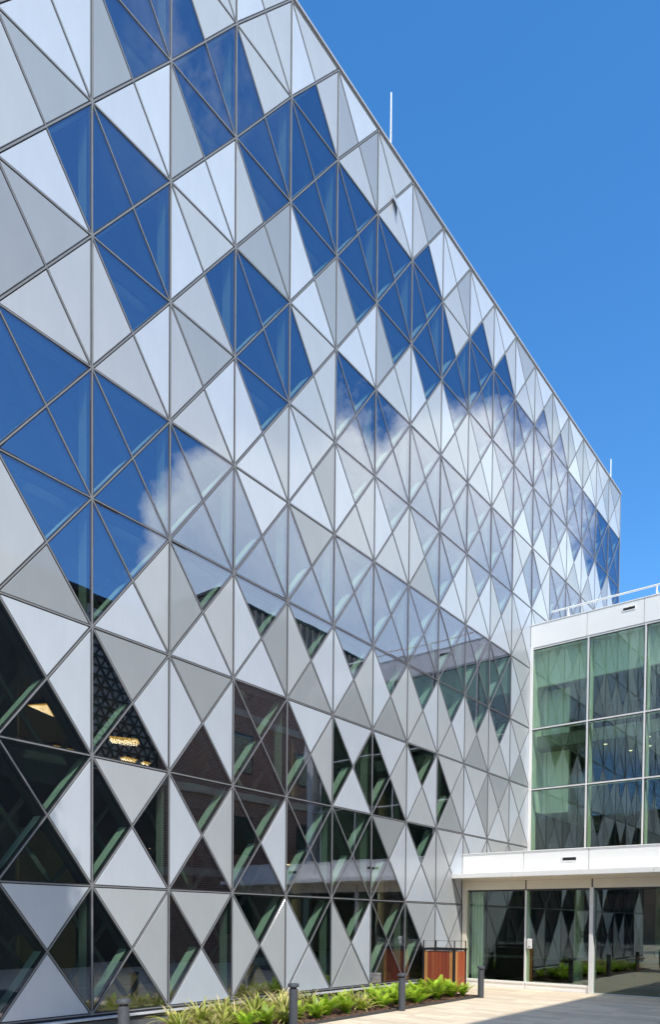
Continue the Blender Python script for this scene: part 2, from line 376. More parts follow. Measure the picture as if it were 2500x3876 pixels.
# mullions: light cap in front, black gasket in the joint, fin behind the glass with its shade put into the colour by direction
def mullion(name, p0, p1, lvl, cap=0.020, gask=0.058, fin='finshade'):
    p0 = Vector(p0); p1 = Vector(p1); d = (p1-p0).normalized(); nrm = Vector((-d.y, d.x)); m = MB()
    def bar(wd, y0, y1, mi):
        h = nrm*wd/2; m.prism_y([tuple(p0-h), tuple(p1-h), tuple(p1+h), tuple(p0+h)], y0, y1, mi)
    bar(cap, -0.004-0.0025*lvl, 0.004, 0)
    bar(gask, 0.008-0.0012*lvl, 0.034+0.003*lvl, 1)
    bar(0.055, 0.11+0.003*lvl, 0.30+0.006*lvl, 2)
    bar(0.045, 0.035+0.003*lvl, 0.109+0.003*lvl, 1)
    return m.obj(name, ['cap', 'gasket', fin], bld)
for c in range(C0, C1+1):
    z0 = 0 if c <= 8 else (ZK[1] if c <= 11 else ZK[5])
    mullion('vertical_mullion', (c*w, z0-0.02), (c*w, 19.5), 3, fin='finhalf')
for k in range(0, 11):
    x1 = C1*w if k >= 5 else (11*w if k >= 1 else 8*w)
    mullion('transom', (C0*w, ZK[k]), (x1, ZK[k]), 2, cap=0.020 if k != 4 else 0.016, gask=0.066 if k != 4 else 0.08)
def cell_ok(c, k): return C0 <= c < C1 and 0 <= k < 10 and T[c].split()[k] != '....'
for s in (1, -1):
    name = 'diagonal_mullion'
    for st in range(C0-11, C1+11):
        run = []
        for k in range(10):
            c = st+k if s == 1 else st-k
            if cell_ok(c, k): run.append((c, k))
        i = 0
        while i < len(run):
            j = i
            while j+1 < len(run) and run[j+1][1] == run[j][1]+1: j += 1
            # row heights differ slightly, so one straight piece per run is bent at each node
            m = MB(); lvl = 1 if s == 1 else 0
            for (c, k) in run[i:j+1]:
                p0 = Vector((c*w, ZK[k])) if s == 1 else Vector(((c+1)*w, ZK[k]))
                p1 = Vector(((c+1)*w, ZK[k+1])) if s == 1 else Vector((c*w, ZK[k+1]))
                d = (p1-p0).normalized(); nrm = Vector((-d.y, d.x))
                if s == -1: nrm = -nrm
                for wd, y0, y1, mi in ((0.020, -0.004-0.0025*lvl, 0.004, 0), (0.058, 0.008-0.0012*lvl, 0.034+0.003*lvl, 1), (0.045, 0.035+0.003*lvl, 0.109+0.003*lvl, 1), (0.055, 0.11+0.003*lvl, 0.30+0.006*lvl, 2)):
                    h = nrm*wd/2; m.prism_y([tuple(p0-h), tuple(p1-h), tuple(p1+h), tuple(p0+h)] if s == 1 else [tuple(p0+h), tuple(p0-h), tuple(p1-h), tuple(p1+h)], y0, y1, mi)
            m.obj(name, ['cap', 'gasket', 'fin' if s == 1 else 'finshade'], bld); i = j+1  # falling diagonals get the fin coloured as if in shade
XL, XR = C0*w, C1*w
bevel(MB().box(XL-0.1, XR+0.05, -0.035, 0.42, 19.535, 19.585).obj('coping', 'coping', bld), 0.006)
MB().box(XR+0.001, XR+0.06, 0.0, 0.4, 9.0, 19.53).obj('corner_trim', 'coping', bld)
MB().box(XR-0.25, XR, 0.4, 22, GZ, 19.45).obj('side_wall', 'M', bld)
MB().box(XL, XL+0.25, 0.05, 22, GZ, 19.45).obj('side_wall', 'M', bld)
MB().box(XL, XR, 22, 22.3, GZ, 19.45).obj('rear_wall', 'M', bld)
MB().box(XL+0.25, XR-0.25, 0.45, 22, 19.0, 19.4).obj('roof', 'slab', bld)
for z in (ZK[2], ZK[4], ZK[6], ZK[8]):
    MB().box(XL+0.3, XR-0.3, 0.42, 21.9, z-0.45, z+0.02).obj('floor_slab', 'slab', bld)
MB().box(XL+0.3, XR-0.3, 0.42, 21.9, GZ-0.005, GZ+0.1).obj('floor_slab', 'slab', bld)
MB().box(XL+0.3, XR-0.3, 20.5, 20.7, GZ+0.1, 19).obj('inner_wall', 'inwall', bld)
for c in range(-4, 17, 3):
    for y in (4.2,):
        MB().lathe([(0.28, GZ), (0.28, 19)], 16, c=(c*w+2.2, y)).obj('column', 'incol', bld, smooth=False)
MB().box(XL, 9.15, -0.115, 0.03, -0.075, -0.045).obj('ledge', 'ledge', bld)
MB().box(XL, 9.15, -0.10, 0.05, -0.10, -0.078).obj('ledge_drip', 'gasket', bld)
MB().box(XL, 11.58, -0.06, 0.3, -0.32, -0.102).obj('plinth', 'plinth', bld)
MB().box(XL, 11.58, -0.02, 0.3, -0.04, -0.022).obj('base_gasket', 'gasket', bld)
# little open vent flap near the roof
fl = MB().prism_y([(-0.10, 0), (0.10, 0.02), (0.06, -0.34)], -0.03, -0.012).obj('vent_flap', 'W', bld, (5*w+0.62, -0.02, 18.45)); fl.rotation_euler = (R(-16), 0, 0)
MB().prism_y([(-0.085, -0.01), (0.085, 0.0), (0.05, -0.30)], -0.006, -0.003).obj('vent_opening', 'gasket', bld, (5*w+0.70, 0, 18.46))

m = None
for c in range(-3, 4):                       # steel braces standing behind the glass
    for k in range(0, 4):
        for sgn in (1, -1):
            x0, x1 = (c*w, (c+1)*w) if sgn == 1 else ((c+1)*w, c*w)
            MB().tube([(x0, 1.15+0.05*sgn, ZK[k]), (x1, 1.15+0.05*sgn, ZK[k+1])], 0.045, 6).obj('steel_brace', 'incol', bld)
MB().box(-5.4, 3.4, 6.0, 6.15, GZ+0.1, 5.0).obj('timber_partition', 'olive', bld)
# ceiling lights hanging inside
proto = None
for i, (u, v) in enumerate(((205, 2690), (455, 2800), (80, 2905), (250, 2935), (20, 2790), (-60, 2670), (245, 2840), (500, 2880))):
    z = ZK[4]-0.56; d = rt*((u-CX)/F_PX)+dn*((v-CY)/F_PX)+fwd; d *= (z-CAM.z)/d.z; x, y = CAM.x+d.x, CAM.y+d.y
    if proto is None:
        proto = empty('ceiling_light', (x, y, z), 'warm yellow panel light under the dark ceiling behind the glass', 'light', 'warm ceiling lights inside the office')
        MB().box(-0.66, 0.66, -0.40, 0.40, 0.01, 0.10).obj('housing', 'dark', proto)
        MB().box(-0.62, 0.62, -0.36, 0.36, -0.012, 0.006).obj('diffuser', 'lamp', proto)
        al = bpy.data.lights.new('ceiling_lamp', 'AREA'); al.energy = 120; al.color = (1.0, 0.72, 0.38); al.shape = 'RECTANGLE'; al.size = 1.2; al.size_y = 0.7
        lo = mk('lamp_glow', al, proto, (0, 0, -0.03))
        proto.rotation_euler = (0, 0, 0.4)
    else: copy_tree(proto, (x, y, z), random.uniform(-0.6, 0.8))
for i, (x, y) in enumerate(((6.2, 6.4), (12.0, 7.0))):
    copy_tree(proto, (x, y, ZK[2]-0.56), random.uniform(-0.6, 0.8), 0.45, 'small warm panel light under the lower ceiling behind the ground floor glass')

# roof masts
def pix(u, v, y):
    d = rt*((u-CX)/F_PX)+dn*((v-CY)/F_PX)+fwd; t = (y-CAM.y)/d.y; return CAM+d*t
a, b = pix(1480, 349, 2.0), pix(1480, 540, 2.0)
m1 = empty('roof_mast', (b.x, 2.0, 19.4), 'tall slim white mast standing on the roof behind the parapet', 'mast')
MB().tube([(0, 0, 0), (0, 0, (a.z-19.4)*0.6), (0, 0, a.z-19.4)], [0.032, 0.026, 0.018], 8).obj('pole', 'white', m1); MB().lathe([(0.09, 0), (0.09, 0.03), (0.04, 0.12)], 12).obj('base_plate', 'white', m1)
a, b = pix(2313, 1736, 1.5), pix(2313, 1810, 1.5)
m2 = empty('roof_mast', (b.x, 1.5, 19.4), 'short white mast standing at the far corner of the roof', 'mast')
MB().tube([(0, 0, 0), (0, 0, a.z-19.4)], [0.035, 0.022], 8).obj('pole', 'white', m2); MB().lathe([(0.09, 0), (0.09, 0.03), (0.04, 0.12)], 12).obj('base_plate', 'white', m2)

# ------------------------------------------------------------------ annex
ann = empty('annex_building', (0, 0, 0), 'low white annex with green glazed upper storey and entrance canopy', 'building')
XU, XW, XC = 11*w, 8*w, 10.976
YE = -9.4
seams_u = [-0.004, -1.88, -3.61, -5.36, -7.11, YE]
for a, b in zip(seams_u[:-1], seams_u[1:]):
    bevel(MB().box(XU-0.06, XU+0.3, b+0.008, a-0.008, 10.435, 11.16).obj('parapet_panel', 'white', ann), 0.005)
MB().box(XU-0.045, XU+0.28, YE, -0.01, 10.44, 11.15).obj('parapet_core', 'incol', ann)
MB().box(XU-0.075, XU+0.32, YE, -0.004, 11.163, 11.19).obj('parapet_cap', 'white', ann)
MB().box(XU+0.3, 30, YE, 0.35, 10.75, 10.9).obj('roof', 'white', ann)
ZT = [3.0, 5.85, 7.81, 10.40]
ym = [-0.05, -1.93, -3.67, -5.42, -7.17, -8.92]
for i in range(len(ym)-1):
    for j in range(3):
        y0, y1 = ym[i+1]+0.03, ym[i]-0.03
        o = MB().box(-0.008, 0.008, (y0-y1)/2, (y1-y0)/2, (ZT[j]-ZT[j+1])/2+0.03, (ZT[j+1]-ZT[j])/2-0.03).obj('glass_pane', 'aglass', ann, (XU, (y0+y1)/2, (ZT[j]+ZT[j+1])/2))
        o.rotation_euler = (0, rnd.gauss(0, 0.0012), rnd.gauss(0, 0.0012))
for y in ym:
    MB().box(XU-0.05, XU-0.012, y-0.022, y+0.022, 3.0, 10.43, 0).box(XU-0.012, XU+0.02, y-0.045, y+0.045, 3.0, 10.43, 1).box(XU+0.02, XU+0.36, y-0.04, y+0.04, 3.0, 10.42, 2).obj('mullion', ['silver', 'dark', 'inwhite'], ann)
for z in ZT[1:]:
    MB().box(XU-0.047, XU-0.014, YE, -0.02, z-0.02, z+0.02, 0).box(XU-0.014, XU+0.018, YE, -0.02, z-0.04, z+0.04, 1).box(XU+0.018, XU+0.15, YE, -0.02, z-0.045, z+0.03, 2).obj('transom', ['silver', 'dark', 'inwhite'], ann)
MB().box(XU-0.07, XU-0.02, -0.10, -0.006, 3.3, 10.44).obj('jamb', 'white', ann)
# upper interior
MB().box(XU+0.2, 29, -0.02, 0.0, 5.2, 10.7).obj('inner_wall', 'inwhite', ann)
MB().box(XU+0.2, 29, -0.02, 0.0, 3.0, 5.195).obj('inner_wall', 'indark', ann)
MB().box(XU+0.35, 29, YE, -0.03, 10.35, 10.5).obj('ceiling', 'inwhite', ann)
MB().box(XU+0.36, XU+0.5, YE, -0.03, 9.3, 10.345).obj('bulkhead', 'inwhite', ann)
MB().box(XU+0.35, 29, YE, -0.03, 7.25, 7.65).obj('floor_slab', 'incol', ann)
MB().box(XU+0.1, 29, YE, -0.03, 3.0, 3.3).obj('floor_slab', 'infloor', ann)
MB().box(XU+1.0, XU+1.15, -0.95, -0.03, 5.2, 9.3).obj('partition', 'inwhite', ann)
MB().box(XU+6.8, XU+7.0, YE, -0.03, 3.3, 10.3).obj('inner_wall', 'indark', ann)
for y in (-2.9, -5.8):
    MB().lathe([(0.16, 3.3), (0.16, 10.3)], 14, c=(XU+2.9, y)).obj('column', 'incol', ann)
MB().box(XU, 30, YE-0.3, YE, GZ, 11.0).obj('end_wall', 'white', ann)
def vent(x, y0, y1, z0, z1):
    m = MB(); f = 0.022
    m.box(x-0.012, x+0.004, y0-f, y1+f, z1, z1+f).box(x-0.012, x+0.004, y0-f, y1+f, z0-f, z0).box(x-0.012, x+0.004, y0-f, y0, z0, z1).box(x-0.012, x+0.004, y1, y1+f, z0, z1)
    o = m.obj('vent', 'white', ann)
    MB().box(x-0.004, x+0.003, y0, y1, z0, z1).obj('vent_slot', 'gasket', o)
    n = 3
    for i in range(n):
        z = z0+(i+0.5)*(z1-z0)/n; MB().box(x-0.009, x-0.005, y0, y1, z-0.003, z+0.003).obj('slat', 'dark', o)
vent(XU-0.062, -3.345, -2.99, 10.92, 11.0)
vent(XU-0.062, -6.85, -6.5, 10.92, 11.0)
# lower block
seams_l = [-0.004, -1.85, -3.62, -5.39, -7.16, YE]
for a, b in zip(seams_l[:-1], seams_l[1:]):
    bevel(MB().box(XW-0.03, XW+0.25, b+0.008, a-0.008, 2.86, 3.38).obj('band_panel', 'white', ann), 0.005)
MB().box(XW-0.018, XW+0.24, YE, -0.01, 2.87, 3.37).obj('band_core', 'incol', ann)
MB().box(XW-0.05, XW+0.27, YE, -0.004, 3.383, 3.405).obj('band_cap', 'white', ann)
MB().box(XW+0.25, XU+0.1, YE, -0.005, 2.9, 3.0).obj('terrace', 'beige', ann)
vent(XW-0.032, -3.30, -2.94, 3.095, 3.175)
vent(XW-0.032, -6.6, -6.24, 3.095, 3.175)
cj = [-0.002, -1.815, -3.6, -5.37, -7.1, YE]
for a, b in zip(cj[:-1], cj[1:]):
    bevel(MB().box(XC, XC+0.05, b+0.004, a-0.004, 2.69, 2.80).obj('canopy_fascia', 'white', ann), 0.004)
MB().box(XC+0.05, XW+0.1, YE, -0.003, 2.70, 2.79).obj('canopy', 'white', ann)
MB().box(XC+0.012, XW-0.035, YE, -0.004, 2.803, 2.815).obj('canopy_flashing', 'white', ann)
MB().box(XW-0.02, XW+0.2, YE, -0.004, 2.62, 2.698).obj('soffit_trim', 'beige', ann)
hs_ = [-0.10, -1.93, -3.72, -5.5, -7.3, YE]
for a, b in zip(hs_[:-1], hs_[1:]):
    MB().box(XW-0.02, XW+0.1, b+0.02, a-0.02, 2.385, 2.615).obj('head_panel', 'beige', ann)
MB().box(XW+0.0, XW+0.12, YE, -0.03, 2.34, 2.62).obj('head_core', 'dark', ann)
bevel(MB().box(XW-0.05, XW+0.12, -0.17, -0.03, GZ, 2.62).obj('jamb', 'beige', ann), 0.004)
for a, b in ((-0.18, -1.905), (-1.96, -3.67)):
    o = MB().box(-0.008, 0.008, (b-a)/2, (a-b)/2, -1.21, 1.21).obj('glass_pane', 'aglass', ann, (XW+0.02, (a+b)/2, 1.13))
    o.rotation_euler = (0, rnd.gauss(0, 0.0008), rnd.gauss(0, 0.0008))
    MB().box(XW-0.05, XW+0.08, b, a, -0.13, -0.08).obj('sill', 'white', ann)
    MB().box(XW-0.03, XW+0.06, b-0.02, a+0.02, GZ, -0.132).obj('sill_panel', 'white', ann)
MB().box(XW-0.02, XW+0.05, -1.957, -1.908, -0.13, 2.36, 0).box(XW+0.05, XW+0.16, -1.99, -1.91, -0.13, 2.36, 1).obj('mullion', ['silver', 'inwhite'], ann)
bevel(MB().box(XW-0.07, XW+0.12, -3.775, -3.675, GZ, 2.40).obj('post', 'silver', ann), 0.004)
for a, b in ((-3.78, -5.5), (-5.52, -7.25), (-7.27, -9.0)):
    MB().box(-0.008, 0.008, (b-a)/2, (a-b)/2, -1.3, 1.3).obj('door_pane', 'aglass', ann, (XW+0.06, (a+b)/2, 1.035))
    MB().box(XW+0.03, XW+0.10, b-0.02, b+0.02, GZ, 2.36).obj('mullion', 'dark', ann)
MB().box(XW-0.02, XW+0.1, YE, -3.78, GZ, -0.265).obj('threshold', 'silver', ann)
# lower interior
MB().box(XW+0.1, 24, YE, -0.04, GZ-0.1, -0.27).obj('floor', 'infloor', ann)
MB().box(XW+0.2, 24, YE, -0.04, 2.66, 2.76).obj('ceiling', 'incol', ann)
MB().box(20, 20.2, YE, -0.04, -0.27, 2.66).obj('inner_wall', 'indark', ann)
MB().box(XW+0.2, 20, -0.05, -0.03, -0.27, 2.66).obj('inner_wall', 'inwall', ann)
for x, y in ((XW+2.4, -2.5), (XW+2.4, -5.2), (XW+5.2, -4.0)):
    MB().lathe([(0.14, -0.27), (0.14, 2.66)], 14, c=(x, y)).obj('column', 'inwhite', ann)
m = MB()
for i in range(7):
    m.box(XW+0.28+0.03*(i % 2), XW+0.30+0.03*(i % 2), -0.22-0.05*i, -0.17-0.05*i, -0.26, 2.6)
m.obj('curtain', 'inwhite', ann)
MB().box(XW+3.2, XW+3.7, -7.5, -3.9, -0.27, 0.55).obj('counter', 'wood_mid', ann)
MB().box(XW+0.35, XW+0.37, YE, -0.3, 0.52, 0.60).obj('safety_bar', 'dark', ann)
lamp0 = None
for i, (x, y, z) in enumerate([(XW+1.2, -1.2, 2.65), (XW+1.2, -2.8, 2.65), (XW+1.6, -4.6, 2.65), (XW+2.8, -3.6, 2.65), (XU+0.9, -2.2, 7.245), (XU+1.9, -3.3, 7.245), (XU+0.7, -3.6, 7.245), (XU+2.2, -2.6, 7.245)]):
    if lamp0 is None:
        lamp0 = empty('downlight', (x, y, z), 'small round recessed downlight in the annex ceiling', 'light', 'downlights in the annex ceilings')
        MB().lathe([(0.075, -0.012), (0.075, 0.0), (0.06, 0.001)], 14).obj('trim_ring', 'white', lamp0)
        MB().lathe([(0.05, -0.016), (0.05, -0.013)], 14).obj('lens', 'down', lamp0)
    else: copy_tree(lamp0, (x, y, z))
rd = empty('card_reader', (XW-0.0, -2.06, 0.94), 'small white card reader box beside the glass entrance bay', 'card reader')
bevel(MB().box(-0.05, -0.005, -0.07, 0.07, -0.13, 0.13).obj('housing', 'reader', rd), 0.015, 3)
MB().box(-0.056, -0.051, -0.03, 0.03, -0.09, -0.075).obj('slot', 'gasket', rd)
MB().box(-0.006, 0.0, -0.05, 0.05, -0.10, 0.10).obj('back_plate', 'dark', rd)
# roof handrail
rl = empty('roof_handrail', (XU+0.1, 0, 11.19), 'white tubular handrail on top of the annex parapet', 'handrail')
MB().tube([(0, -0.66, 0.33), (0, YE, 0.33)], 0.028, 10).obj('rail', 'white', rl)
for y in (-1.2, -3.92, -6.6):
    MB().tube([(0, y, 0), (0, y, 0.33)], 0.026, 10).obj('post', 'white', rl)
    MB().tube([(0.03, y, 0.25), (0.5, y, -0.25)], 0.015, 6).obj('brace', 'white', rl)

# ------------------------------------------------------------------ building across the plaza (mirrored in the glass, casts the shade on the paving)
YB, HB = -14.0, 13.2
op = empty('brick_building', (0, 0, 0), 'dark red brick building with pale bands mirrored in the facade glass', 'building')
MB().box(12.1, 60, YB-16, YB, GZ, HB).obj('wall', 'brick', op)
MB().box(-4.0, 12.1, YB-16, YB-0.25, GZ, HB-0.02).obj('screen_wall', 'shade', op)
for z in (3.3, 6.9, 10.4): MB().box(12.05, 60, YB-0.05, YB+0.06, z, z+0.32).obj('stone_band', 'band', op)
MB().box(-4.05, 60.05, YB-0.5, YB+0.08, HB, HB+0.18).obj('coping', 'dark', op)
for j, z in enumerate((1.0, 4.5, 8.0)):
    for i in range(9):
        x = 15.5+i*4.6
        f = MB().box(x, x+1.5, YB-0.02, YB+0.03, z, z+1.7).obj('window', 'dark', op)
        MB().box(x+0.07, x+1.43, YB+0.031, YB+0.04, z+0.07, z+1.63).obj('pane', 'aglass', f)
# triangular lattice screen in front of the left part
def lattice(x0, x1, z0, z1, y, s, r):
    m = MB(); h = s*0.866
    nz = int((z1-z0)/h)
    for i in range(nz+1):
        z = z0+i*h; m.box(x0, x1, y, y+0.04, z-r, z+r)
        if i == nz: break
        x = x0+(0 if i % 2 == 0 else -s/2)
        while x < x1:
            for dx in (s/2, -s/2):
                p, q = (x, z), (x+dx, z+h)
                if min(p[0], q[0]) >= x0 and max(p[0], q[0]) <= x1:
                    m.prism_y([(p[0]-r, p[1]), (p[0]+r, p[1]), (q[0]+r, q[1]), (q[0]-r, q[1])], y+0.002, y+0.038)
            x += s
    return m
MB().box(9.0, 12.0, YB-0.25, YB-0.235, 7.1, HB-0.2).obj('backing_wall', 'plate', op)
lattice(9.05, 12.0, 7.2, 12.9, YB-0.2, 0.42, 0.04).obj('lattice_screen', 'dark', op, kind='stuff')
MB().box(16.8, 60, -20, -16.2, HB-0.1, 16.9).obj('plant_enclosure', 'ribs', op)
for i in range(46): MB().box(16.85+i*0.5, 16.97+i*0.5, -16.2, -16.12, HB, 16.9).obj('rib', 'band', op)
MB().box(16.7, 60, -20.1, -16.08, 16.9, 17.05).obj('enclosure_cap', 'dark', op)

# ------------------------------------------------------------------ bollards
bo = None
for x, y, lb in ((-0.909, -2.12, 'dark grey round bollard standing alone before the bare white base panel'), (2.276, -2.12, 'dark grey round bollard among the dry-tipped strappy plants'),
                 (5.467, -2.1, 'dark grey round bollard in front of the bright green ferns'), (8.79, -2.1, 'dark grey round bollard beside the timber planter box')):
    if bo is None:
        bo = empty('bollard', (x, y, GZ), lb, 'bollard', 'bollards along the planting bed')
        MB().lathe([(0.072, 0), (0.072, 0.645), (0.068, 0.65)], 28).obj('post', 'bollard', bo, smooth=False)
        MB().lathe([(0.055, 0.648), (0.055, 0.69)], 24).obj('light_slot', 'steel', bo)
        MB().lathe([(0.086, 0.685), (0.091, 0.692), (0.091, 0.728), (0.085, 0.74), (0.05, 0.746)], 28).obj('cap', 'bollard', bo)
        for ch in bo.children:
            for p in ch.data.polygons: p.use_smooth = len(p.vertices) == 4
            b = ch.modifiers.new('e', 'EDGE_SPLIT'); b.split_angle = R(35)
        src = bo
    else: copy_tree(bo, (x, y, GZ), random.random(), 1, lb)

# ------------------------------------------------------------------ timber planter box
pl = empty('planter_box', (9.262, -1.115, GZ), 'reddish timber slatted box with black steel frame by the glass entrance', 'planter')
LX, LY, PH = 0.56, 0.89, 1.06
for x, y in ((0, 0), (LX, 0), (0, LY), (LX, LY)):
    MB().box(x-0.002, x+0.048, y-0.002, y+0.048, 0, PH).obj('corner_post', 'steel', pl)
m = MB().box(-0.012, LX+0.06, -0.012, 0.05, PH, PH+0.05).box(-0.012, LX+0.06, LY, LY+0.06, PH, PH+0.05).box(-0.012, 0.05, 0.052, LY-0.002, PH, PH+0.05).box(LX, LX+0.06, 0.052, LY-0.002, PH, PH+0.05)
m.obj('top_rim', 'steel', pl)
MB().box(0.055, LX-0.002, 0.055, LY-0.002, 0.02, PH-0.03).obj('liner', 'steel', pl)
cols_l = ['wood_tan', 'wood_dark', 'wood_mid', 'wood_red', 'wood_red', 'wood_dark', 'wood_dark', 'wood_tan']
sw = (LY-0.055)/8
for i, cn in enumerate(cols_l):
    y1 = LY-0.003-i*sw
    bevel(MB().box(0.008, 0.036, y1-sw+0.010, y1, 0.015, PH-0.02).obj('slat', cn, pl), 0.003)
sw = (LX-0.055)/4
for i, cn in enumerate(['wood_tan', 'wood_mid', 'wood_red', 'wood_mid']):
    x0 = 0.052+i*sw
    bevel(MB().box(x0, x0+sw-0.010, 0.008, 0.036, 0.015, PH-0.02).obj('slat', cn, pl), 0.003)
for x, y in ((0.02, 0.02), (0.02, LY*0.62), (0.02, LY+0.03), (LX+0.03, 0.02), (LX+0.03, LY+0.03)):
    MB().box(x-0.011, x+0.011, y-0.011, y+0.011, PH+0.05, PH+0.24).obj('rail_post', 'steel', pl)
MB().tube([(0.02, 0.02, PH+0.232), (0.02, LY+0.03, PH+0.232)], 0.003, 6).tube([(0.02, 0.02, PH+0.232), (LX+0.03, 0.02, PH+0.232)], 0.003, 6).tube([(LX+0.03, 0.02, PH+0.232), (LX+0.03, LY+0.03, PH+0.232)], 0.003, 6).obj('wire', 'steel', pl)

# ------------------------------------------------------------------ planting bed
def bed_mesh():
    m = MB(); nx, ny = 90, 16; x0, x1, y0, y1 = 0.2, 8.88, -1.985, -0.11
    for j in range(ny+1):
        for i in range(nx+1):
            z = GZ+0.012+0.05*math.sin(math.pi*j/ny)+random.uniform(-0.012, 0.018)
            m.v.append((x0+(x1-x0)*i/nx, y0+(y1-y0)*j/ny, z)); m.a.append(0)
    for j in range(ny):
        for i in range(nx): a = j*(nx+1)+i; m.f.append((a, a+1, a+nx+2, a+nx+1)); m.mi.append(0)
    return m
bed_mesh().obj('planting_bed', 'mulch', kind='structure')
m = MB()
for i in range(2600):
    x, y = random.uniform(0.25, 8.85), random.uniform(-1.97, -0.2); z = GZ+0.03+0.05*math.sin(math.pi*(y+1.985)/1.87)
    a, l, wd, t = random.uniform(0, 6.3), random.uniform(0.015, 0.05), random.uniform(0.005, 0.014), random.uniform(-0.02, 0.02)
    c_, s_ = math.cos(a), math.sin(a)
    m.add([(x+c_*l-s_*wd, y+s_*l+c_*wd, z+t), (x+c_*l+s_*wd, y+s_*l-c_*wd, z+t), (x-c_*l+s_*wd, y-s_*l-c_*wd, z-t), (x-c_*l-s_*wd, y-s_*l+c_*wd, z-t), (x, y, z+0.012)], [(0, 1, 4), (1, 2, 4), (2, 3, 4), (3, 0, 4)])
m.obj('bark_chips', 'chip', label='brown bark chips covering the planting bed', cat='mulch', kind='stuff')
eg = empty('bed_edging', (0, 0, GZ), 'dark steel edging strip around the planting bed', 'edging')
MB().box(0.17, 8.92, -2.01, -1.99, -0.01, 0.045).obj('front_strip', 'edging', eg)
MB().box(8.90, 8.92, -1.988, -0.12, -0.01, 0.045).obj('end_strip', 'edging', eg)

def blade(m, base, ang, lean, ln, wd, droop, seg=7, tip0=0.55, fold=0.3, tipv=1.0):
    ca, sa = math.cos(ang), math.sin(ang); pts = []; p = Vector(base); th = math.pi/2-lean
    vs = []; at = []
    for i in range(seg+1):
        t = i/seg; w_ = wd*(0.55+0.9*t if t < 0.35 else (1-t)/0.65*0.86+0.01)
        side = Vector((-sa, ca, 0))*w_
        d = Vector((ca*math.cos(th), sa*math.cos(th), math.sin(th))); up = Vector((-ca*math.sin(th), -sa*math.sin(th), math.cos(th)))
        vs += [p-side+up*w_*fold, p.copy(), p+side+up*w_*fold]; a = max(0, (t-tip0)/(1-tip0))*tipv; at += [a, a*0.7, a]
        p = p+d*(ln/seg); th -= droop/seg*(0.4+1.4*t)
    f = []
    for i in range(seg):
        o = i*3; f += [(o, o+1, o+4, o+3), (o+1, o+2, o+5, o+4)]
    m.add(vs, f, 0, [x+0.001 for x in at])
def strap_mesh(seed):
    r = random.Random(seed); m = MB()
    for i in range(56):
        a = r.uniform(0, 6.283); l = r.uniform(0.28, 0.62)
        blade(m, (r.gauss(0, 0.03), r.gauss(0, 0.03), 0), a, r.uniform(0.15, 1.1), l, r.uniform(0.015, 0.028), r.uniform(0.7, 2.2), 7, r.uniform(-0.7, 0.5), 0.35, r.uniform(0.45, 1.0))
    return m
def fern_mesh(seed):
    r = random.Random(seed); m = MB()
    for i in range(26):
        a = r.uniform(0, 6.283); ln = r.uniform(0.30, 0.50); th = math.pi/2-r.uniform(0.15, 0.95); dr = r.uniform(0.4, 1.2)
        p = Vector((r.gauss(0, 0.02), r.gauss(0, 0.02), 0)); ca, sa = math.cos(a), math.sin(a); n = 15
        for k in range(n):
            t = k/n; d = Vector((ca*math.cos(th), sa*math.cos(th), math.sin(th))); up = Vector((-ca*math.sin(th), -sa*math.sin(th), math.cos(th)))
            q = p+d*(ln/n); side = Vector((-sa, ca, 0))
            ll = 0.062*math.sin(math.pi*min(1, 0.12+t*0.86))**0.8+0.008; lw = ln/n*0.52
            tv = 0.25+0.7*t
            for s in (1, -1):
                e = p+side*s*ll+d*ll*0.45+up*ll*0.12
                m.add([p-d*lw*0.2, p+d*lw*1.5, e+d*lw*0.5, e-d*lw*0.25], [(0, 1, 2, 3)], 0, [tv*0.4+0.01, tv*0.4+0.01, tv, tv])
            m.add([p-side*0.003, p+side*0.003, q+side*0.002, q-side*0.002], [(0, 1, 2, 3)], 0, [0.5]*4)
            p = q; th -= dr/n*(0.4+1.2*t)
    return m
sm = [strap_mesh(i).mesh('strap_leaves', 'strap') for i in range(6)]
fm = [fern_mesh(20+i).mesh('fern_fronds', 'fern') for i in range(6)]
LBS = 'clump of strappy green leaves with dry tan tips in the planting bed'
LBF = 'bright lime green fern in the planting bed'
def plabel(k, x, y):
    if k == 's':
        if x > 4.3: return 'strappy tan-tipped clump at the end where the ferns take over'
        return 'strappy tan-tipped clump against the base of the glass wall' if y > -1.1 else 'strappy tan-tipped clump towards the steel edging of the bed'
    if x > 7.2: return 'lime green fern in the dense patch beside the timber box'
    if x > 5.1: return 'lime green fern beside the bollard where the bed is all ferns'
    return 'lime green fern tucked in among the strappy tan-tipped plants'
def plant(kind, x, y, sc):
    o = mk('strappy_plant' if kind == 's' else 'fern', random.choice(sm if kind == 's' else fm), None, (x, y, GZ+0.045), plabel(kind, x, y), 'plant', 'strappy plants in the bed' if kind == 's' else 'ferns in the bed')
    o.rotation_euler = (random.uniform(-0.08, 0.08), random.uniform(-0.08, 0.08), random.uniform(0, 6.28)); sc *= 1.1; o.scale = (sc, sc, sc*random.uniform(0.95, 1.12))
rp = random.Random(3)
for x, y, s in ((0.7, -1.25, .75), (0.95, -1.7, .7), (1.3, -1.0, .85), (1.35, -1.45, .8), (1.75, -1.3, .9), (1.9, -0.85, 1.0), (2.3, -1.2, 1.05), (2.65, -0.9, 1.1), (2.7, -1.5, .9), (3.1, -1.2, 1.1), (3.35, -0.8, 1.05), (3.7, -1.15, 1.05), (4.1, -0.95, .9), (4.5, -1.3, .9), (4.75, -1.65, .95), (5.0, -1.2, .8), (2.5, -1.75, .8), (1.0, -0.75, .9), (1.6, -0.6, 1.0), (2.2, -0.6, 1.0), (3.0, -0.55, 1.0), (3.9, -0.6, .95)):
    plant('s', x, y, s)
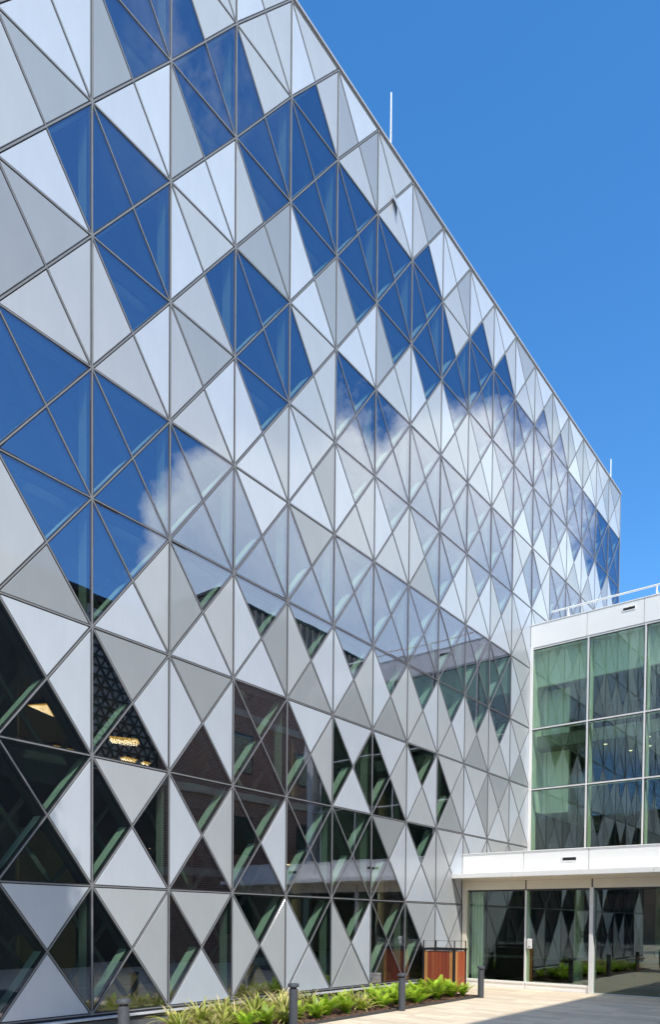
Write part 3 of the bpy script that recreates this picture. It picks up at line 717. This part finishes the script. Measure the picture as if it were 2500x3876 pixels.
for x, y, s in ((1.55, -1.8, .7), (2.1, -1.7, .75), (2.95, -1.6, .75), (3.3, -1.75, .75), (3.75, -1.6, .85), (4.15, -1.75, .85), (5.2, -0.9, .75), (5.55, -1.45, .85), (5.3, -1.75, .75), (5.9, -1.1, .85),
                (6.0, -1.65, .9), (6.3, -1.3, .95), (6.55, -1.75, .9), (6.75, -1.15, .9), (7.0, -1.55, 1.05), (7.35, -1.25, .95), (7.4, -1.75, .95), (7.75, -1.5, 1.05), (8.05, -1.2, .9), (8.1, -1.72, .95), (8.4, -1.45, .9), (8.55, -1.75, .75), (8.6, -1.05, .8)):
    plant('f', x, y, s)

# ------------------------------------------------------------------ trees outside the frame (dappled shade on the near base panels)
def tree(x, y, h, cx, cy, cz, rx, rz, n, seed, label):
    r = random.Random(seed); t = empty('tree', (x, y, GZ), label, 'tree')
    m = MB(); top = Vector((cx-x, cy-y, cz-GZ)); mid = Vector((top.x*0.3, top.y*0.3, top.z*0.6))
    m.tube([(0, 0, 0), (top.x*0.05, top.y*0.05, top.z*0.3), mid, top], [0.24, 0.19, 0.13, 0.04], 10)
    tips = []
    for i in range(16):
        a = r.uniform(0, 6.28); s = mid.lerp(top, r.uniform(0, 0.8)); e = top+Vector((math.cos(a)*rx*r.uniform(.4, .95), math.sin(a)*rx*r.uniform(.4, .95), rz*r.uniform(-.7, .8)))
        m.tube([s, s.lerp(e, 0.5)+Vector((0, 0, 0.2)), e], [0.06, 0.035, 0.012], 6); tips.append(e)
    m.obj('trunk', 'trunk', t)
    m = MB()
    for i in range(n):
        e = r.choice(tips); p = e+Vector((r.gauss(0, rx*0.22), r.gauss(0, rx*0.22), r.gauss(0, rz*0.2)))
        u = Vector((r.gauss(0, 1), r.gauss(0, 1), r.gauss(0, 0.6))).normalized(); v = u.orthogonal().normalized()
        l, wd = r.uniform(0.06, 0.12), r.uniform(0.025, 0.045)
        m.add([p-u*l, p+v*wd, p+u*l, p-v*wd], [(0, 1, 2, 3)])
    m.obj('crown', 'leaf', t)
tree(-7.6, -6.6, 14, -5.9, -8.0, 12.3, 1.6, 1.5, 24000, 4, 'slender leafy tree beside the office building throwing dappled shade')
tree(-22, -5.0, 9, -22, -5, 7, 3.2, 2.8, 9000, 7, 'broad leafy tree at the far end of the plaza')
tree(-25, -12.0, 9, -25, -12, 6.5, 3.2, 2.8, 9000, 8, 'round leafy tree behind the plaza opposite the annex')

# ------------------------------------------------------------------ building closing the plaza behind the viewpoint (seen only in reflections)
eb = empty('plaza_building', (0, 0, 0), 'plain brown building at the far end of the plaza opposite the annex', 'building')
MB().box(-52, -40, -40, 30, GZ, 13).obj('wall', 'brick', eb)
MB().box(-52.2, -39.8, -40.2, 30.2, 13, 13.4).obj('roof', 'dark', eb)
for j in range(4):
    for i in range(14):
        y = -37+i*4.8; z = 1.2+j*3.1
        MB().box(-40.02, -39.95, y, y+2.2, z, z+1.8).obj('window', 'dark', eb)
tree(-30, -20.0, 9, -30, -20, 6.2, 3.4, 2.8, 7000, 9, 'leafy tree beside the plain brown building')
